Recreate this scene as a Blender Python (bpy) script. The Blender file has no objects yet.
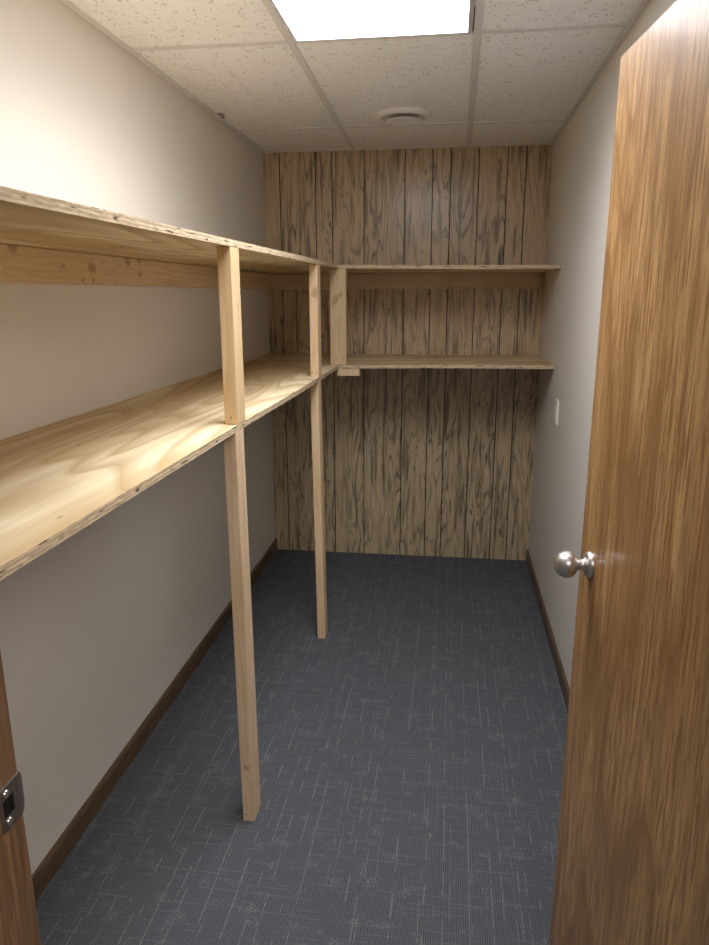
import bpy, bmesh, math, random
from mathutils import Vector, Matrix
random.seed(7)
S = bpy.context.scene
COL = S.collection

# ------------------------------------------------------------------ sizes (metres)
W, H = 1.643, 2.4505            # room width, ceiling height
YF = -3.733                     # room side of the doorway wall
WT = 0.125                      # wall thickness
ZU, ZL = 1.787, 1.295           # tops of the two shelf levels
DL, DB = 0.53, 0.6155           # depth of the left shelves, of the back shelves
TH = 0.018                      # plywood

# ------------------------------------------------------------------ node helpers
class NT:
    def __init__(self, name):
        self.m = bpy.data.materials.new(name); self.m.use_nodes = True
        self.t = self.m.node_tree; self.t.nodes.clear()
        self.out = self.t.nodes.new('ShaderNodeOutputMaterial')
        self.b = self.t.nodes.new('ShaderNodeBsdfPrincipled')
        self.t.links.new(self.b.outputs[0], self.out.inputs[0])
    def n(self, kind, **kw):
        x = self.t.nodes.new(kind)
        for k, v in kw.items(): setattr(x, k, v)
        return x
    def put(self, sock, v):
        if v is None: return
        if isinstance(v, bpy.types.NodeSocket): self.t.links.new(v, sock)
        else: sock.default_value = v
    def math(self, op, a, b=None, c=None, clamp=False):
        x = self.n('ShaderNodeMath', operation=op, use_clamp=clamp)
        self.put(x.inputs[0], a); self.put(x.inputs[1], b); self.put(x.inputs[2], c)
        return x.outputs[0]
    def vmath(self, op, a, b=None):
        x = self.n('ShaderNodeVectorMath', operation=op)
        self.put(x.inputs[0], a); self.put(x.inputs[1], b)
        return x.outputs[0]
    def coord(self, which='Object'):
        return self.n('ShaderNodeTexCoord').outputs[which]
    def noise(self, vec, scale=1, detail=2, rough=.5, dist=0):
        x = self.n('ShaderNodeTexNoise'); self.put(x.inputs['Vector'], vec)
        x.inputs['Scale'].default_value = scale; x.inputs['Detail'].default_value = detail
        x.inputs['Roughness'].default_value = rough; x.inputs['Distortion'].default_value = dist
        return x.outputs['Fac']
    def vor(self, vec, scale, feature='F1', out='Distance', rnd=1):
        x = self.n('ShaderNodeTexVoronoi', feature=feature); self.put(x.inputs['Vector'], vec)
        x.inputs['Scale'].default_value = scale; x.inputs['Randomness'].default_value = rnd
        return x.outputs[out]
    def ramp(self, fac, stops, interp='LINEAR'):
        x = self.n('ShaderNodeValToRGB'); r = x.color_ramp; r.interpolation = interp
        while len(r.elements) < len(stops): r.elements.new(.5)
        for e, (p, c) in zip(r.elements, stops):
            e.position = p; e.color = (c, c, c, 1) if not isinstance(c, tuple) else (*c, 1)
        self.put(x.inputs[0], fac)
        return x.outputs[0]
    def mix(self, fac, a, b, kind='MIX'):
        x = self.n('ShaderNodeMix', data_type='RGBA', blend_type=kind)
        self.put(x.inputs[0], fac)
        self.put(x.inputs[6], (*a, 1) if isinstance(a, tuple) else a)
        self.put(x.inputs[7], (*b, 1) if isinstance(b, tuple) else b)
        return x.outputs[2]
    def bump(self, h, strength, dist=.001):
        x = self.n('ShaderNodeBump'); self.put(x.inputs['Height'], h)
        x.inputs['Strength'].default_value = strength; x.inputs['Distance'].default_value = dist
        self.t.links.new(x.outputs[0], self.b.inputs['Normal'])
    def fin(self, col, rough=.6, spec=.5, metal=0, coat=0, coat_rough=.1):
        if isinstance(col, tuple): col = (*col, 1)
        self.put(self.b.inputs['Base Color'], col); self.put(self.b.inputs['Roughness'], rough)
        self.b.inputs['Specular IOR Level'].default_value = spec
        self.b.inputs['Metallic'].default_value = metal
        self.b.inputs['Coat Weight'].default_value = coat
        self.b.inputs['Coat Roughness'].default_value = coat_rough
        return self.m
    def scaled(self, vec, s, jitter=True):
        if jitter:
            oi = self.n('ShaderNodeObjectInfo')
            off = self.vmath('SCALE', (17.3, 31.7, 23.1)); off.node.inputs[3].default_value = 1
            self.t.links.new(oi.outputs['Random'], off.node.inputs[3])
            vec = self.vmath('ADD', vec, off)
        return self.vmath('MULTIPLY', vec, s)

def contour(k, vec, rings, detail=1.0, dist=.0):
    """Growth rings: contour lines of a slow stretched noise; returns 0..1 saw."""
    f = k.noise(vec, 1, detail, .45, dist)
    return k.math('FRACT', k.math('MULTIPLY', f, rings))

def axis_scale(axis, along, across):
    return tuple(along if a == axis else across for a in 'xyz')

# ------------------------------------------------------------------ materials
def mat_paint():
    k = NT('warm_beige_paint'); c = k.coord()
    n = k.noise(c, 190, 3, .6)
    big = k.noise(c, 1.3, 2)
    k.bump(n, .12, .001)
    return k.fin(k.mix(big, (.675, .640, .585), (.705, .67, .61)), .55, .35)

def mat_tile():
    k = NT('speckled_ceiling_tile'); c = k.coord()
    d = k.vor(k.vmath('MULTIPLY', c, (1, 1.0, 0)), 88)
    keep = k.noise(k.vmath('MULTIPLY', c, (1, 1, 0)), 30, 2)
    r = k.math('MULTIPLY', k.ramp(keep, [(.44, 0), (.6, 1)]), .34)
    pit = k.math('LESS_THAN', d, r)
    d2 = k.math('LESS_THAN', k.vor(k.vmath('MULTIPLY', c, (1, 1, 0)), 170), .2)
    base = k.mix(k.noise(c, 14, 3), (.84, .84, .86), (.88, .88, .90))
    col = k.mix(k.math('MULTIPLY', d2, .22), base, (.36, .31, .26))
    col = k.mix(k.math('MULTIPLY', pit, .55), col, (.27, .22, .17))
    k.bump(k.math('SUBTRACT', k.noise(c, 260, 2), pit), .3, .001)
    return k.fin(col, .9, .1)

def mat_plain(name, col, rough, spec=.5, metal=0, coat=0):
    k = NT(name)
    return k.fin(col, rough, spec, metal, coat)

def mat_panel():
    k = NT('printed_wood_panelling'); uv = k.coord('UV')
    cath = contour(k, k.vmath('MULTIPLY', uv, (11, 1.35, 1)), 9, 1.9, .4)
    line = k.ramp(cath, [(0, 1), (.13, .6), (.30, .06), (.86, .0), (1, .95)])
    amount = k.ramp(k.noise(k.vmath('MULTIPLY', uv, (5, .9, 1)), 1, 2), [(.38, .15), (.66, 1)])
    fib = k.noise(k.vmath('MULTIPLY', uv, (150, 5, 1)), 1, 4, .65)
    streak = k.ramp(k.noise(k.vmath('MULTIPLY', uv, (34, 2.2, 1)), 1, 3, .6), [(.36, 1), (.47, 0)])
    tone = k.noise(k.vmath('MULTIPLY', uv, (1.7, .45, 1)), 1, 2)
    # knot swirls
    kn = k.vor(k.vmath('MULTIPLY', uv, (5.5, 2.4, 1)), 1)
    knot = k.ramp(kn, [(.03, 1), (.10, .25), (.15, 0)])
    base = k.mix(tone, (.53, .405, .245), (.74, .59, .375))
    base = k.mix(k.ramp(fib, [(.3, .55), (.7, 0)]), base, (.32, .225, .13))
    dark = k.math('MAXIMUM', k.math('MULTIPLY', line, amount), k.math('MULTIPLY', streak, .8))
    dark = k.math('MAXIMUM', dark, k.math('MULTIPLY', knot, .8))
    burl = k.ramp(k.noise(k.vmath('MULTIPLY', uv, (42, 13, 1)), 1, 3, .7), [(.57, 0), (.64, 1)])
    burl = k.math('MULTIPLY', burl, k.ramp(k.noise(k.vmath('MULTIPLY', uv, (6, 2, 1)), 1, 1), [(.45, 0), (.6, 1)]))
    dark = k.math('MAXIMUM', dark, k.math('MULTIPLY', burl, .85))
    fibd = k.ramp(fib, [(.35, 1), (.75, .72)])
    col = k.mix(k.math('MULTIPLY', k.math('MULTIPLY', dark, fibd), .95), base, (.030, .017, .008))
    k.bump(fib, .1, .001)
    return k.fin(col, .36, .5, coat=.8, coat_rough=.24)

def mat_ply(name, axis, tint=1.0):
    k = NT(name); c = k.coord()
    v = k.scaled(c, axis_scale(axis, .62, 4.2))
    ring = contour(k, v, 11, 1.2, .25)
    late = k.ramp(ring, [(0, .9), (.18, .55), (.5, .1), (.8, 0), (1, .8)])
    broad = k.noise(k.scaled(c, axis_scale(axis, .5, 5.5)), 1, 3, .6)
    fib = k.noise(k.scaled(c, axis_scale(axis, 6, 160)), 1, 3, .6)
    base = k.mix(k.ramp(broad, [(.40, 0), (.60, 1)]), (.55*tint, .41*tint, .225*tint), (.79*tint, .69*tint, .47*tint))
    base = k.mix(k.ramp(fib, [(.35, .25), (.65, 0)]), base, (.50*tint, .34*tint, .17*tint))
    col = k.mix(k.math('MULTIPLY', late, .85), base, (.45*tint, .30*tint, .14*tint))
    # small dark resin flecks
    fl = k.vor(k.scaled(c, axis_scale(axis, 4, 11)), 1)
    col = k.mix(k.ramp(fl, [(.035, .8), (.06, 0)]), col, (.20, .12, .06))
    k.bump(fib, .08, .001)
    return k.fin(col, .6, .25)

def mat_ply_edge():
    k = NT('plywood_edge_layers'); c = k.coord()
    sep = k.n('ShaderNodeSeparateXYZ'); k.put(sep.inputs[0], c)
    z = k.math('ADD', sep.outputs[2], k.math('MULTIPLY', k.noise(c, 7, 2), .004))
    lay = k.math('FRACT', k.math('MULTIPLY', z, 1/.0078))
    l = k.ramp(lay, [(0, 0), (.42, .15), (.5, 1), (.92, .9), (1, 0)])
    n = k.noise(k.vmath('MULTIPLY', c, (26, 26, 160)), 1, 3, .65)
    void = k.ramp(k.noise(k.vmath('MULTIPLY', c, (17, 17, 190)), 1, 2), [(.63, 0), (.67, 1)])
    base = k.mix(l, (.74, .60, .40), (.52, .395, .245))
    base = k.mix(k.ramp(n, [(.35, .7), (.62, 0)]), base, (.30, .235, .16))
    col = k.mix(void, base, (.06, .04, .025))
    k.bump(n, .4, .001)
    return k.fin(col, .8, .15)

def mat_lumber(name, axis, knots=(), pale=(.73, .56, .355), warm=(.66, .49, .29)):
    """Pine; knots are (x, y, z, radius) in the board's own frame."""
    k = NT(name); c = k.coord()
    v = k.scaled(c, axis_scale(axis, .9, 17))
    kn = None; swirl = None
    for x, y, z, rad in knots:
        d = k.vmath('SUBTRACT', c, (x, y, z))
        d = k.vmath('MULTIPLY', d, axis_scale(axis, .75, 1.0))
        ln = k.n('ShaderNodeVectorMath', operation='LENGTH'); k.put(ln.inputs[0], d)
        q = k.math('DIVIDE', k.math('ADD', ln.outputs['Value'], k.math('MULTIPLY', k.math('SUBTRACT', k.noise(c, 90, 2), .5), rad*.9)), rad)
        m = k.ramp(q, [(.18, 1), (.42, .55), (.55, .85), (.72, .25), (1, 0)])
        kn = m if kn is None else k.math('MAXIMUM', kn, m)
        g_ = k.ramp(k.math('MULTIPLY', q, .3), [(.2, .35), (1, 0)])
        swirl = g_ if swirl is None else k.math('MAXIMUM', swirl, g_)
    if swirl is not None: v = k.vmath('ADD', v, swirl)
    ring = contour(k, v, 9, 1, .1)
    late = k.ramp(ring, [(0, .8), (.2, .4), (.6, .05), (.9, 0), (1, .7)])
    fib = k.noise(k.scaled(c, axis_scale(axis, 7, 210)), 1, 3, .6)
    blot = k.noise(k.scaled(c, axis_scale(axis, 2.2, 9)), 1, 2)
    base = k.mix(k.ramp(blot, [(.35, 0), (.65, 1)]), warm, pale)
    base = k.mix(k.ramp(fib, [(.35, .3), (.65, 0)]), base, (.52, .34, .17))
    col = k.mix(k.math('MULTIPLY', late, .5), base, (.47, .28, .12))
    if kn is not None: col = k.mix(k.math('MULTIPLY', kn, .62), col, (.26, .135, .055))
    k.bump(fib, .1, .001)
    return k.fin(col, .6, .25)

def mat_oak(name, axis, light, dark, pore, rough=.33, coat=.5, wide=6.5):
    k = NT(name); c = k.coord()
    v = k.scaled(c, axis_scale(axis, wide*.16, wide))
    ring = contour(k, v, 12, 1.3, .2)
    late = k.ramp(ring, [(0, 1), (.2, .55), (.5, .12), (.85, 0), (1, .8)])
    fib = k.noise(k.scaled(c, axis_scale(axis, 9, 190)), 1, 4, .7)
    fib2 = k.noise(k.scaled(c, axis_scale(axis, 3.0, 60)), 1, 3, .6)
    base = k.mix(k.ramp(fib2, [(.38, 0), (.62, 1)]), tuple(a*.70 for a in light), light)
    pores = k.ramp(k.noise(k.scaled(c, axis_scale(axis, 11, 95)), 1, 2, .6), [(.36, 1), (.46, 0)])
    late = k.math('MAXIMUM', k.math('MULTIPLY', late, .8), k.math('MULTIPLY', pores, .7))
    col = k.mix(late, base, dark)
    col = k.mix(k.ramp(fib, [(.40, .8), (.52, 0)]), col, pore)
    k.bump(fib, .05, .001)
    return k.fin(col, rough, .3, coat=coat, coat_rough=.15)

def mat_carpet():
    k = NT('charcoal_loop_carpet'); c = k.coord()
    sep = k.n('ShaderNodeSeparateXYZ'); k.put(sep.inputs[0], c)
    x, y = sep.outputs[0], sep.outputs[1]
    def lines(a, b, pitch, width, seed, thr):
        wob = k.math('MULTIPLY', k.math('SUBTRACT', k.noise(k.vmath('MULTIPLY', c, (2, 2, 0)), 1.0, 1), .5), .01)
        u = k.math('ADD', k.math('DIVIDE', k.math('ADD', a, wob), pitch), seed)
        cell = k.math('FLOOR', u)
        wn = k.n('ShaderNodeTexWhiteNoise', noise_dimensions='1D'); k.put(wn.inputs['W'], cell)
        pos = k.math('MULTIPLY_ADD', wn.outputs['Value'], .7, .15)
        d = k.math('ABSOLUTE', k.math('SUBTRACT', k.math('FRACT', u), pos))
        core = k.math('SUBTRACT', 1, k.math('DIVIDE', d, width/pitch), clamp=True)
        comb = k.n('ShaderNodeCombineXYZ')
        k.put(comb.inputs[0], k.math('MULTIPLY', cell, 7.31)); k.put(comb.inputs[1], k.math('MULTIPLY', b, 9.0)); comb.inputs[2].default_value = seed
        on = k.ramp(k.noise(comb.outputs[0], 1, 2, .6), [(thr, 0), (thr+.07, 1)])
        return k.math('MULTIPLY', k.math('POWER', core, .6), on)
    loop = k.noise(k.vmath('MULTIPLY', c, (420, 130, 1)), 1, 2, .6)
    spk = k.ramp(k.noise(c, 330, 2, .6), [(.42, .1), (.62, 1)])
    rib = k.math('SINE', k.math('MULTIPLY', k.math('ADD', x, k.math('MULTIPLY', k.noise(c, 40, 1), .002)), 6.2832/.0062))
    rib = k.math('MULTIPLY_ADD', rib, .5, .5)
    l1 = lines(x, y, .070, .0022, 3.0, .46)
    l2 = lines(x, y, .110, .0018, 11.4, .48)
    l3 = lines(x, y, .045, .0016, 21.7, .53)
    h1 = lines(y, x, .040, .0022, 5.2, .50)
    h2 = lines(y, x, .063, .0018, 1.7, .50)
    h3 = lines(y, x, .024, .0014, 9.3, .55)
    fuzz = k.math('MULTIPLY', k.ramp(k.noise(k.vmath('MULTIPLY', c, (13, 17, 0)), 1, 2), [(.56, 0), (.70, 1)]), k.ramp(k.noise(k.vmath('MULTIPLY', c, (110, 260, 0)), 1, 1), [(.5, 0), (.64, 1)]))
    L = k.math('MAXIMUM', k.math('MAXIMUM', l1, k.math('MAXIMUM', l2, k.math('MULTIPLY', l3, .7))), k.math('MULTIPLY', k.math('MAXIMUM', h1, k.math('MAXIMUM', h2, h3)), .5))
    L = k.math('MULTIPLY', L, spk)
    L = k.math('MAXIMUM', L, k.math('MULTIPLY', fuzz, .55))
    tex = k.math('ADD', k.math('MULTIPLY', loop, .6), k.math('MULTIPLY', rib, .4))
    base = k.mix(k.ramp(tex, [(.25, 0), (.75, 1)]), (.044, .047, .054), (.132, .138, .150))
    tone = k.noise(k.vmath('MULTIPLY', c, (3, 3, 0)), 1, 2)
    base = k.mix(k.math('MULTIPLY', tone, .4), base, (.068, .071, .080))
    col = k.mix(k.math('MULTIPLY', L, .58), base, (.36, .365, .37))
    k.bump(loop, .6, .002)
    return k.fin(col, .95, .08)

def mat_emit(name, col, s):
    k = NT(name)
    k.b.inputs['Emission Color'].default_value = (*col, 1); k.b.inputs['Emission Strength'].default_value = s
    return k.fin((.8, .8, .8), .5)

PAINT = mat_paint(); TILE = mat_tile(); PANEL = mat_panel(); CARPET = mat_carpet()
GRID = mat_plain('white_enamel_grid', (.68, .665, .67), .45)
GROOVE = mat_plain('dark_panel_groove', (.022, .014, .008), .8, .2)
PLYY = mat_ply('plywood_grain_lengthwise', 'y'); PLYX = mat_ply('plywood_grain_crosswise', 'x', 1.0)
PLYEDGE = mat_ply_edge()
LUMX = mat_lumber('pine_stud_across', 'x', [(.30, -.019, -.03, .012)], (.64, .52, .37), (.56, .44, .30)); LUMB = mat_lumber('pine_offcut', 'y')
OAK = mat_oak('varnished_oak_veneer', 'z', (.58, .345, .140), (.26, .125, .038), (.22, .10, .032), .42, .2, 3.6)
JAMB = mat_oak('varnished_oak_jamb', 'z', (.24, .130, .062), (.12, .060, .028), (.09, .045, .02), .4, .15)
BASEY = mat_oak('dark_oak_baseboard', 'y', (.165, .105, .055), (.10, .058, .028), (.05, .028, .013), .4, .3)
NICKEL = mat_plain('satin_nickel', (.66, .64, .62), .38, .5, 1)
STEEL = mat_plain('dull_grey_steel', (.30, .28, .27), .42, .5, 1)
SCREW = mat_plain('bright_steel_screw', (.78, .76, .74), .25, .5, 1)
BLACK = mat_plain('black_void', (.01, .009, .008), .9, .1)
IVORY = mat_plain('ivory_plastic', (.86, .81, .66), .4)
WHITE = mat_plain('white_enamel_metal', (.85, .85, .86), .4)
GREYMET = mat_plain('grey_enamel_frame', (.50, .50, .51), .4)
GLOW = mat_emit('lit_diffuser', (.975, .985, 1.045), 4.0)

# ------------------------------------------------------------------ mesh helpers
def link(name, bm, mats, parent=None, loc=(0, 0, 0), smooth=False):
    me = bpy.data.meshes.new(name)
    bmesh.ops.recalc_face_normals(bm, faces=bm.faces)
    bm.to_mesh(me); bm.free()
    for m in (mats if isinstance(mats, (list, tuple)) else [mats]): me.materials.append(m)
    if smooth:
        for p in me.polygons: p.use_smooth = True
    o = bpy.data.objects.new(name, me); COL.objects.link(o); o.location = loc
    if parent: o.parent = parent
    return o

def empty(name, loc=(0, 0, 0), rz=0):
    o = bpy.data.objects.new(name, None); COL.objects.link(o)
    o.location = loc; o.rotation_euler = (0, 0, rz); o.empty_display_size = .1
    return o

def tag(o, label=None, cat=None, kind=None, group=None):
    if label: o['label'] = label
    if cat: o['category'] = cat
    if kind: o['kind'] = kind
    if group: o['group'] = group
    return o

def boxm(bm, lo, hi, bevel=0, seg=2, shear=(0, 0)):
    """Axis box; shear moves the bottom verts by (dx, dy)."""
    vs = []
    for z in (0, 1):
        for x, y in ((0, 0), (1, 0), (1, 1), (0, 1)):
            v = [(lo[0], hi[0])[x], (lo[1], hi[1])[y], (lo[2], hi[2])[z]]
            if z == 0: v[0] += shear[0]; v[1] += shear[1]
            vs.append(bm.verts.new(v))
    fs = [bm.faces.new([vs[i] for i in q]) for q in ((3, 2, 1, 0), (4, 5, 6, 7), (0, 1, 5, 4), (1, 2, 6, 5), (2, 3, 7, 6), (3, 0, 4, 7))]
    if bevel:
        es = list({e for f in fs for e in f.edges})
        bmesh.ops.bevel(bm, geom=es, offset=bevel, segments=seg, affect='EDGES', profile=.5)
    return fs

def box(name, lo, hi, mats, parent=None, bevel=0, shear=(0, 0), origin=None):
    """Box in world coordinates of its parent; the object's origin sits at its centre."""
    c = Vector([(a+b)/2 for a, b in zip(lo, hi)]) if origin is None else Vector(origin)
    bm = bmesh.new()
    boxm(bm, [a-q for a, q in zip(lo, c)], [b-q for b, q in zip(hi, c)], bevel, 2, shear)
    return link(name, bm, mats, parent, c)

def lathe(bm, prof, seg=48, mat=Matrix.Identity(4)):
    """prof: (radius, height) list, revolved about local z."""
    rings = []
    for r, h in prof:
        if r < 1e-6: rings.append([bm.verts.new(mat @ Vector((0, 0, h)))])
        else: rings.append([bm.verts.new(mat @ Vector((r*math.cos(2*math.pi*i/seg), r*math.sin(2*math.pi*i/seg), h))) for i in range(seg)])
    for a, b in zip(rings, rings[1:]):
        for i in range(seg):
            j = (i+1) % seg
            q = [a[i % len(a)], a[j % len(a)], b[j % len(b)], b[i % len(b)]]
            u = []
            for v in q:
                if v not in u: u.append(v)
            if len(u) > 2: bm.faces.new(u)

def screw(parent, loc, axis, r=.0042, name='screw', m=None):
    """Round screw head with a cross recess, facing along axis."""
    rot = Vector((0, 0, 1)).rotation_difference(Vector(axis)).to_matrix().to_4x4()
    bm = bmesh.new()
    lathe(bm, [(r, 0.0), (r, .0008), (r*.75, .0017), (r*.3, .002), (0, .0012)], 16, rot)
    return link(name, bm, m or SCREW, parent, loc, True)

# ------------------------------------------------------------------ room shell
YH = -5.4      # the carpet runs on through the doorway into the hall
fl = box('floor', (-.12, YH, -.05), (W+.12, .12, 0), CARPET); tag(fl, 'dark charcoal patterned carpet floor', kind='structure')
wl = box('wall_left', (-.12, YF-WT, 0), (0, .12, H+.1), PAINT); tag(wl, kind='structure')
wr = box('wall_right', (W, YF-WT, 0), (W+.12, .12, H+.1), PAINT); tag(wr, kind='structure')

# back wall: sheet panelling with random-width grooves
gro = [.0925, .306, .404, .592, .828, .986, 1.0885, 1.244, 1.403, 1.505]
bm = bmesh.new(); uvl = bm.loops.layers.uv.new('UVMap')
def quad(pts, mi, uvs=None):
    f = bm.faces.new([bm.verts.new(p) for p in pts]); f.material_index = mi
    for l, u in zip(f.loops, uvs or [(0, 0)]*4): l[uvl].uv = u
gw, gd = .0052, .0035
edges = [0.0] + gro + [W]
for i, (a, b) in enumerate(zip(edges, edges[1:])):
    a2 = a + (gw/2 if i else 0); b2 = b - (gw/2 if b < W-.01 else 0)
    o1, o2 = random.uniform(0, 40), random.uniform(0, 40)
    quad([(a2, 0, 0), (b2, 0, 0), (b2, 0, H), (a2, 0, H)], 0, [(o1+a2, o2), (o1+b2, o2), (o1+b2, o2+H), (o1+a2, o2+H)])
    if b < W-.01:
        quad([(b2, 0, 0), (b, gd, 0), (b, gd, H), (b2, 0, H)], 1)
        quad([(b, gd, 0), (b+gw/2, 0, 0), (b+gw/2, 0, H), (b, gd, H)], 1)
quad([(0, .12, 0), (0, .12, H), (W, .12, H), (W, .12, 0)], 0)
for lo, hi in (((0, 0, 0), (0, .12, H)), ((W, 0, 0), (W, .12, H))):
    quad([(lo[0], 0, 0), (lo[0], .12, 0), (lo[0], .12, H), (lo[0], 0, H)], 0)
quad([(0, 0, H), (W, 0, H), (W, .12, H), (0, .12, H)], 0)
quad([(0, 0, 0), (0, .12, 0), (W, .12, 0), (W, 0, 0)], 0)
wb = link('wall_back', bm, [PANEL, GROOVE]); tag(wb, kind='structure')

# doorway wall with its opening
OX0, OX1, OZ = .651, 1.524, 2.095
bm = bmesh.new()
boxm(bm, (0, YF-WT, 0), (OX0, YF, H)); boxm(bm, (OX1, YF-WT, 0), (W, YF, H)); boxm(bm, (OX0, YF-WT, OZ), (OX1, YF, H))
wf = link('wall_front', bm, PAINT); tag(wf, kind='structure')

# ceiling of lay-in tiles with its grid
ce = box('ceiling', (0, YF, H+.003), (W, 0, H+.09), TILE); tag(ce, kind='structure')
def strip(name, p, q, w, z0, z1, m, parent):
    d = Vector((q[0]-p[0], q[1]-p[1])); n = Vector((-d.y, d.x)).normalized()*w/2
    c = Vector(((p[0]+q[0])/2, (p[1]+q[1])/2, 0))
    bm = bmesh.new(); lowv = []; top = []
    for s, e in ((p, 1), (q, 1), (q, -1), (p, -1)):
        lowv.append(bm.verts.new((s[0]+n.x*e-c.x, s[1]+n.y*e-c.y, z0))); top.append(bm.verts.new((s[0]+n.x*e-c.x, s[1]+n.y*e-c.y, z1)))
    bm.faces.new(lowv); bm.faces.new(top[::-1])
    for i in range(4): bm.faces.new([lowv[i], lowv[(i+1) % 4], top[(i+1) % 4], top[i]])
    bmesh.ops.bevel(bm, geom=[e for e in bm.edges if all(v in lowv for v in e.verts)], offset=.0012, segments=1, affect='EDGES')
    o = link(name, bm, m, None, c); 
    if parent: o.parent = parent; o.matrix_parent_inverse = parent.matrix_world.inverted()
    return o
bpy.context.view_layer.update()
rx1 = lambda y: .541 + (-.58-y)*.0197
rx2 = lambda y: 1.1705 + (y+1.8)*.0068
strip('grid_runner', (rx1(YF+.024), YF+.024), (rx1(-.022), -.022), .0245, H-.0022, H+.0032, GRID, ce)
strip('grid_runner', (rx2(YF+.024), YF+.024), (rx2(-.022), -.022), .0245, H-.0022, H+.0032, GRID, ce)
Y1, Y2, Y0, YM = -1.797, -.569, -3.025, -2.411
for y in (Y1, Y2, Y0):
    xs = [(.022, rx1(y)-.0123), (rx1(y)+.0123, rx2(y)-.0123), (rx2(y)+.0123, W-.022)]
    for a, b in xs: strip('grid_cross_tee', (a, y), (b, y), .0235, H-.0016, H+.0032, GRID, ce)
for p, q in (((.011, YF), (.011, 0)), ((W-.011, YF), (W-.011, 0)), ((.022, -.011), (W-.022, -.011))):
    strip('wall_angle', p, q, .022, H-.0022, H+.0032, GRID, ce)

# baseboards
def baseboard(name, x, side):
    bm = bmesh.new(); t = .012; h = .076
    prof = [(0, 0), (t, 0), (t, h-.012), (t*.75, h-.004), (t*.4, h), (0, h)]
    y0, y1 = YF+.001, -.001
    ra = [bm.verts.new((side*u, y0-(y0+y1)/2, v)) for u, v in prof]; rb = [bm.verts.new((side*u, y1-(y0+y1)/2, v)) for u, v in prof]
    n = len(prof)
    for i in range(n): bm.faces.new([ra[i], ra[(i+1) % n], rb[(i+1) % n], rb[i]])
    bm.faces.new(ra); bm.faces.new(rb[::-1])
    return tag(link(name, bm, BASEY, None, (x, (y0+y1)/2, 0)), kind='structure')
baseboard('baseboard_left', .0003, 1)
baseboard('baseboard_right', W-.0003, -1)

# ------------------------------------------------------------------ door frame (trim) with strike plate
JX, JX1 = .670, 1.505
tr = empty('trim_1', (JX, YF, 0)); tag(tr, 'brown oak door frame at the left edge with a metal strike plate', kind='structure')
def inparent(o, parent):
    o.parent = parent; o.location = Vector(o.location) - Vector(parent.location); return o
inparent(box('jamb', (OX0+.0003, YF-WT-.004, .001), (JX, YF, OZ-.02), JAMB, None, .0015), tr)
inparent(box('jamb', (JX1, YF-WT-.004, .001), (OX1-.0003, YF, OZ-.02), JAMB, None, .0015), tr)
inparent(box('head_jamb', (OX0+.0003, YF-WT-.004, OZ-.0195), (OX1-.0003, YF, OZ-.0003), JAMB, None, .0015), tr)
inparent(box('door_stop', (JX+.0002, YF-WT+.002, .001), (JX+.011, YF-.088, OZ-.02), JAMB, None, .0015), tr)
inparent(box('casing', (JX-.068, YF+.0003, .001), (JX-.008, YF+.012, OZ+.03), JAMB, None, .003), tr)
inparent(box('casing', (JX-.068, YF-WT-.014, .001), (JX-.008, YF-WT-.0043, OZ+.03), JAMB, None, .003), tr)
# strike plate: rounded plate with a latch hole and a lip curling past the jamb edge
bm = bmesh.new()
pz0, pz1, py0, py1 = 1.104, 1.153, YF-.036, YF+.006
hz0, hz1, hy0, hy1 = 1.118, 1.139, YF-.032, YF-.014
xs_ = JX+.0004
ys = [py0, hy0, hy1, YF-.004, YF+.001, py1]; zs = [pz0, hz0, hz1, pz1]
def sx(y): return xs_ if y <= YF-.003 else xs_-.0006-(max(0, y-YF))*.35
gridv = {}
for a, y in enumerate(ys):
    for b, z in enumerate(zs):
        zz = z
        if a == len(ys)-1: zz = z + (.008 if b == 0 else -.008 if b == 3 else 0)
        gridv[a, b] = bm.verts.new((sx(y)-JX, y-YF, zz))
for a in range(len(ys)-1):
    for b in range(3):
        if a == 1 and b == 1: continue
        bm.faces.new([gridv[a, b], gridv[a+1, b], gridv[a+1, b+1], gridv[a, b+1]])
r = bmesh.ops.extrude_face_region(bm, geom=list(bm.faces))
bmesh.ops.translate(bm, vec=(.0014, 0, 0), verts=[v for v in r['geom'] if isinstance(v, bmesh.types.BMVert)])
sp = link('strike_plate', bm, STEEL, tr); sp['label'] = 'grey metal strike plate'
box('latch_hole', (.0001, -.0319, hz0+.0001), (.0009, -.0141, hz1-.0001), BLACK, sp)
screw(sp, (.0018, -.025, pz0+.008), (1, 0, 0), .0042); screw(sp, (.0018, -.025, pz1-.008), (1, 0, 0), .0042)

# ------------------------------------------------------------------ door leaf, open into the room
DW, DH = .813, 2.05
ang = math.atan2(.9963, -.086)
HX, HY = 1.466, -3.717
dr = empty('door_1', (HX, HY, 0), ang)
tag(dr, 'open oak veneer door with a round satin knob, standing along the right wall', kind='structure')
box('door_leaf', (.002, -.035, .014), (DW, 0, DH), OAK, dr, .0012)
KX, KZ = DW-.070, 1.129
knob_prof = [(a*.95, b) for a, b in [(0.0, .0705), (.009, .0698), (.0175, .066), (.0238, .0595), (.0275, .051), (.0283, .0445), (.0268, .0375), (.0222, .0315), (.016, .0275), (.0118, .0245), (.0108, .021), (.0112, .016), (.0128, .012), (.0165, .0105)]]
ros_prof = [(.0165, .0105), (.0205, .0095), (.0245, .0072), (.0262, .004), (.0266, .0003)]
for side, y0 in ((1, 0.0), (-1, -.035)):
    M = Matrix.Rotation(-side*math.pi/2, 4, 'X')
    bm = bmesh.new(); lathe(bm, [(0, .0105)] + ros_prof[0:] , 48, M)
    kb = bmesh.new(); lathe(kb, knob_prof + [(0, .0107)], 48, M)
    ko = link('door_knob', kb, NICKEL, dr, (KX, y0+side*.0003, KZ), True); ko['label'] = 'round satin nickel door knob'
    link('rosette', bm, NICKEL, ko, (0, 0, 0), True)
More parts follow.
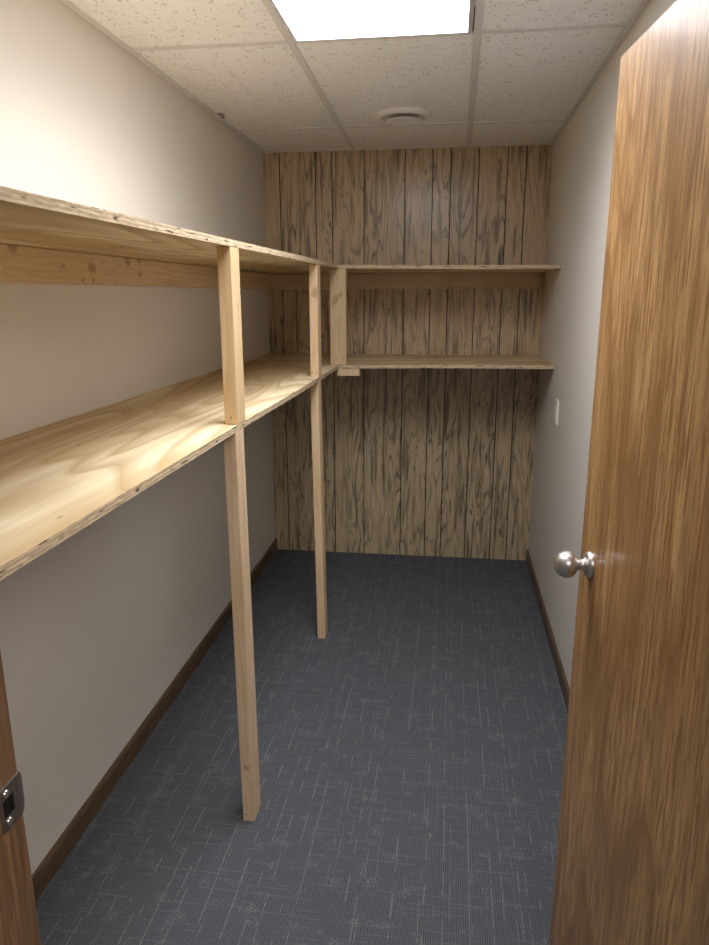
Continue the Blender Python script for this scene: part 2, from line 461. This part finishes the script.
box('latch_plate', (DW-.0002, -.030, KZ-.028), (DW+.0012, -.005, KZ+.028), STEEL, dr)
for hz in (.25, 1.07, 1.89):
    hb = bmesh.new(); lathe(hb, [(0, -.045), (.006, -.045), (.006, .045), (0, .045)], 16)
    link('hinge', hb, STEEL, dr, (-.006, -.036, hz), True)

# ------------------------------------------------------------------ ceiling light (lay-in troffer)
lx0, lx1 = .5875, 1.1575
ly0, ly1 = Y0+.013, Y1-.0125
lt = empty('ceiling_light', ((lx0+lx1)/2, (ly0+ly1)/2, H))
tag(lt, 'bright white rectangular fluorescent light panel set in the tiled ceiling', 'ceiling light')
bm = bmesh.new()
fx0, fx1, dx0, dx1 = lx0, lx1, .592, 1.139
for lo, hi in (((fx0, ly0), (dx0, ly1)), ((dx1, ly0), (fx1, ly1)), ((dx0, ly1-.004), (dx1, ly1)), ((dx0, ly0), (dx1, ly0+.018))):
    boxm(bm, (lo[0], lo[1], H-.0035), (hi[0], hi[1], H+.0025), .0008, 1)
inparent(link('frame', bm, GREYMET), lt)
inparent(box('diffuser', (dx0+.0002, ly0+.0183, H-.0015), (dx1-.0002, ly1-.0043, H+.002), GLOW), lt)
inparent(box('gap_strip', (fx1-.0035, -2.02, H-.0046), (fx1-.0005, -1.83, H-.0036), BLACK), lt)  # dark of the gap beside the light frame, put in as a black strip

# ------------------------------------------------------------------ round ceiling vent
vt = empty('ceiling_vent', (.866, -.772, H))
tag(vt, 'round white air vent in the ceiling near the panelled back wall', 'vent')
bm = bmesh.new()
lathe(bm, [(.070, .002), (.092, -.002), (.100, -.012), (.106, -.0155), (.113, -.0135), (.128, -.006), (.1335, -.002), (.1345, .0028)], 64)
link('flange', bm, WHITE, vt, (0, 0, 0), True)
bm = bmesh.new()
lathe(bm, [(0, -.012), (.030, -.0125), (.058, -.016), (.073, -.022), (.079, -.026), (.0805, -.0275), (.079, -.0290), (.068, -.0285), (.030, -.0275), (0, -.027)], 64)
link('damper_disc', bm, WHITE, vt, (0, 0, 0), True)
bm = bmesh.new(); lathe(bm, [(0, .0022), (.076, .0022), (.076, .0012), (0, .0012)], 48)
link('duct_opening', bm, GREYMET, vt)
bm = bmesh.new(); lathe(bm, [(0, .001), (.006, .001), (.006, -.014), (0, -.014)], 16); link('stem', bm, WHITE, vt, (0, 0, 0), True)

# ------------------------------------------------------------------ light switch on the right wall
sw = empty('light_switch', (W-.0003, -.822, 1.09))
tag(sw, 'small ivory light switch plate on the right wall', 'light switch')
box('cover_plate', (-.0085, -.036, -.059), (0, .036, .059), IVORY, sw, .0025)
box('rocker', (-.0115, -.0165, -.033), (-.0086, .0165, .033), IVORY, sw, .001)
for z in (-.048, .048): screw(sw, (-.0086, 0, z), (-1, 0, 0), .003, m=IVORY)

# ------------------------------------------------------------------ little clip at the left edge of the ceiling
bm = bmesh.new()
boxm(bm, (-.012, -.020, -.0018), (.012, .020, 0), .0005, 1)
boxm(bm, (.0102, -.020, -.015), (.012, .020, -.0019), .0004, 1)
boxm(bm, (.002, -.020, -.0165), (.0101, .020, -.0148), .0004, 1)
cl = link('ceiling_clip', bm, mat_plain('tarnished_grey_metal', (.24, .22, .21), .6), None, (.036, -.90, H-.0003+.003))
tag(cl, 'tiny dark grey clip on the ceiling above the left wall', 'clip')

# ------------------------------------------------------------------ the shelving: plywood on pine studs, nailed into one L
sh = empty('shelving_unit', (0, 0, 0))
tag(sh, 'L-shaped unpainted plywood and pine stud shelving along the left and back walls', 'shelving')

def lerp_pts(pts, t):
    for (a, va), (b, vb) in zip(pts, pts[1:]):
        if t <= b: return va + (vb-va)*(max(t, a)-a)/(b-a)
    return pts[-1][1]
def shelf(name, lo, hi, zfun, mats, ztop, jag=0):
    """Plywood sheet that follows its sag: zfun(x, y) is the height of its top."""
    nx = max(2, int((hi[0]-lo[0])/.09)); ny = max(2, int((hi[1]-lo[1])/.09))
    c = Vector(((lo[0]+hi[0])/2, (lo[1]+hi[1])/2, ztop))
    bm = bmesh.new(); T, B = {}, {}
    for i in range(nx+1):
        for j in range(ny+1):
            x = lo[0]+(hi[0]-lo[0])*i/nx; y = lo[1]+(hi[1]-lo[1])*j/ny; z = zfun(x, y)
            T[i, j] = bm.verts.new((x-c.x, y-c.y, z-c.z)); B[i, j] = bm.verts.new((x-c.x, y-c.y, z-TH-c.z))
    for i in range(nx):
        for j in range(ny):
            bm.faces.new([T[i, j], T[i+1, j], T[i+1, j+1], T[i, j+1]]); bm.faces.new([B[i, j], B[i, j+1], B[i+1, j+1], B[i+1, j]])
    side = []
    for i in range(nx):
        side += [bm.faces.new([T[i, 0], B[i, 0], B[i+1, 0], T[i+1, 0]]), bm.faces.new([T[i, ny], T[i+1, ny], B[i+1, ny], B[i, ny]])]
    for j in range(ny):
        side += [bm.faces.new([T[0, j], T[0, j+1], B[0, j+1], B[0, j]]), bm.faces.new([T[nx, j], B[nx, j], B[nx, j+1], T[nx, j+1]])]
    for f in side: f.material_index = 1
    return link(name, bm, mats, sh, c)

low_front = [(-3.6, 1.297), (-2.44, 1.2935), (-1.6, 1.286), (-.6155, 1.2855)]
up_front = [(-3.6, 1.785), (-2.67, 1.7895), (-1.5, 1.795), (-.6155, 1.796)]
def zl_left(x, y): return ZL + (lerp_pts(low_front, y)-ZL)*min(1, x/DL)
def zu_left(x, y): return ZU + (lerp_pts(up_front, y)-ZU)*min(1, x/DL)
def zl_back(x, y):
    f = 1.2855 if x < DL else 1.2855+(1.2945-1.2855)*min(1, (x-DL)/.7)
    return ZL + (f-ZL)*(-y/DB)
def zu_back(x, y):
    f = 1.796 if x < DL else 1.796+(1.788-1.796)*min(1, (x-DL)/.7)
    return ZU + (f-ZU)*(-y/DB)
g = .0006
s = shelf('shelf_board', (g, YF+.004), (DL, -DB-.0025), zu_left, [PLYY, PLYEDGE], ZU); s['label'] = 'long upper plywood shelf along the left wall'
upl = s
s = shelf('shelf_board', (g, YF+.004), (DL, -DB-.0025), zl_left, [PLYY, PLYEDGE], ZL); s['label'] = 'long lower plywood shelf along the left wall'
s = shelf('shelf_board', (g, -DB), (W-g, -g), zu_back, [PLYX, PLYEDGE], ZU); s['label'] = 'upper plywood shelf across the back wall'
upb = s
s = shelf('shelf_board', (g, -DB), (W-g, -g), zl_back, [PLYX, PLYEDGE], ZL); s['label'] = 'lower plywood shelf across the back wall'

def post(x1, y0, y1, z0, z1, w=.0375, shear=(0, 0), label=None, knots=(), **kw):
    c = ((x1-w/2), (y0+y1)/2, (z0+z1)/2)
    o = box('post', (x1-w, y0, z0), (x1, y1, z1), mat_lumber('pine_post', 'z', [(x-c[0], y-c[1], z-c[2], q) for x, y, z, q in knots], **kw), sh, .0016, shear, c)
    if label: o['label'] = label
    return o
P1 = post(DL, -2.465, -2.387, 0.0005, zl_left(DL, -2.43)-TH-.001, shear=(.006, 0), label='near floor-to-shelf pine post', knots=[(.517, -2.465, .20, .011)], pale=(.72, .56, .40), warm=(.62, .46, .31))
P2 = post(DL, -1.208, -1.136, 0.0005, zl_left(DL, -1.17)-TH-.001, shear=(.016, 0), label='far floor-to-shelf pine post', pale=(.74, .56, .36), warm=(.66, .47, .28))
P3 = post(DL, -2.440, -2.362, zl_left(DL, -2.4)+.001, zu_left(DL, -2.4)-TH-.001, label='near short post between the shelves', knots=[(.53, -2.39, 1.62, .008)], pale=(.74, .57, .34), warm=(.68, .48, .26))
P4 = post(DL, -1.190, -1.118, zl_left(DL, -1.15)+.001, zu_left(DL, -1.15)-TH-.001, label='far short post between the shelves', knots=[(.518, -1.19, 1.655, .022)])
P5 = box('post', (.487, -DB+.003, zl_back(.54, -.6)+.001), (.571, -DB+.041, zu_back(.54, -.6)-TH-.0012), mat_lumber('pine_post', 'z', [(-.010, -.019, .095, .024), (.012, -.019, .115, .016), (-.022, -.019, .075, .014)], (.70, .56, .37), (.62, .47, .28)), sh, .0016); P5['label'] = 'wide short post at the inner corner'
# cleats screwed to the walls
cc = (.0195, (YF-.034)/2, ZU-TH-.04575)
LUMY = mat_lumber('knotty_pine_stud', 'y', [(.0385-cc[0], y-cc[1], z-cc[2], q) for y, z, q in ((-2.64, 1.762, .022), (-2.413, 1.729, .010), (-2.25, 1.73, .024), (-2.246, 1.690, .010), (-2.31, 1.690, .009), (-2.0, 1.757, .020), (-1.91, 1.762, .014), (-1.911, 1.719, .016), (-3.2, 1.73, .018))])
c1 = box('cleat', (g, YF+.006, ZU-TH-.0905), (.0385, -.040, ZU-TH-.001), LUMY, sh, .0016); c1['label'] = 'knotty pine cleat on the left wall'
c2 = box('cleat', (g, -.0385, ZU-TH-.0905), (1.609, -g, ZU-TH-.001), LUMX, sh, .0016); c2['label'] = 'pine cleat on the back wall'
bk = box('support_block', (.5225, -DB-.002, 1.2855-TH-.0385), (.642, -.572, 1.2855-TH-.001), LUMB, sh, .0014); bk['label'] = 'short pine block under the inner corner'
# screw heads that show
def on(o, p): return Vector(p) - Vector(o.location)
screw(c2, on(c2, (1.244, -.0385, 1.739)), (0, -1, 0), .005)
screw(P3, on(P3, (.5115, -2.440, zl_left(DL, -2.4)+.021)), (0, -1, 0), .0035, m=STEEL)
screw(P1, on(P1, (.5075, -2.465, .030)), (0, -1, 0), .0040)
for dx in (-.012, .010): screw(P4, on(P4, (.511+dx, -1.190, zl_left(DL, -1.15)+.020)), (0, -1, 0), .0040, m=STEEL)
screw(wb, (.397, -.0002, .681), (0, -1, 0), .008, 'nail')
for dx in (-.02, .02): screw(P5, on(P5, (.536+dx, -DB+.003, zl_back(.54, -.6)+.030)), (0, -1, 0), .0035, m=STEEL)
screw(upb, on(upb, (1.312, -.606, zu_back(1.312, -.606))), (0, 0, 1), .0055)

# ------------------------------------------------------------------ dim hall light coming through the doorway
w = bpy.data.worlds.new('hall_light'); S.world = w; w.use_nodes = True
w.node_tree.nodes['Background'].inputs[0].default_value = (1, .955, .90, 1)
w.node_tree.nodes['Background'].inputs[1].default_value = .04

def lamp(name, loc, sx_, sy_, power, col, spread=180, parent=None):
    l = bpy.data.lights.new(name, 'AREA'); l.shape = 'RECTANGLE'; l.size = sx_; l.size_y = sy_
    l.energy = power; l.color = col; l.spread = math.radians(spread)
    o = bpy.data.objects.new(name, l); COL.objects.link(o); o.location = loc
    if parent: inparent(o, parent)
    return o
# the tubes behind the prismatic lens throw most of their light downwards
lamp('lamp_tubes', ((dx0+dx1)/2, (ly0+ly1)/2, H-.004), dx1-dx0-.01, ly1-ly0-.03, 8.6, (.97, .985, 1.045), 150, lt)
# unseen lamp added in the hall to brighten the lower left wall
lamp('hall_fill', (1.9, -5.05, 2.43), 1.2, .6, 36, (1, .96, .92))

# ------------------------------------------------------------------ camera
cam = bpy.data.cameras.new('camera'); co = bpy.data.objects.new('camera', cam); COL.objects.link(co)
cam.sensor_fit = 'VERTICAL'; cam.sensor_height = 36; cam.sensor_width = 27; cam.lens = 705.135*36/945
cam.clip_start = .02
ya, pi_, ro = .1342, -.2471, -.0026
fwd = Vector((-math.sin(ya)*math.cos(pi_), math.cos(ya)*math.cos(pi_), math.sin(pi_)))
rt = Vector((math.cos(ya), math.sin(ya), 0)); up = rt.cross(fwd)
r2 = math.cos(ro)*rt + math.sin(ro)*up; u2 = -math.sin(ro)*rt + math.cos(ro)*up
M = Matrix((r2, u2, -fwd)).transposed().to_4x4(); M.translation = (1.1159, -4.333, 1.6474)
co.matrix_world = M
S.camera = co
S.cycles.max_bounces = 16; S.cycles.diffuse_bounces = 12
vs = S.view_settings
vs.view_transform = 'Standard'; vs.look = 'None'; vs.gamma = 1; vs.use_curve_mapping = False; vs.exposure = 0.92
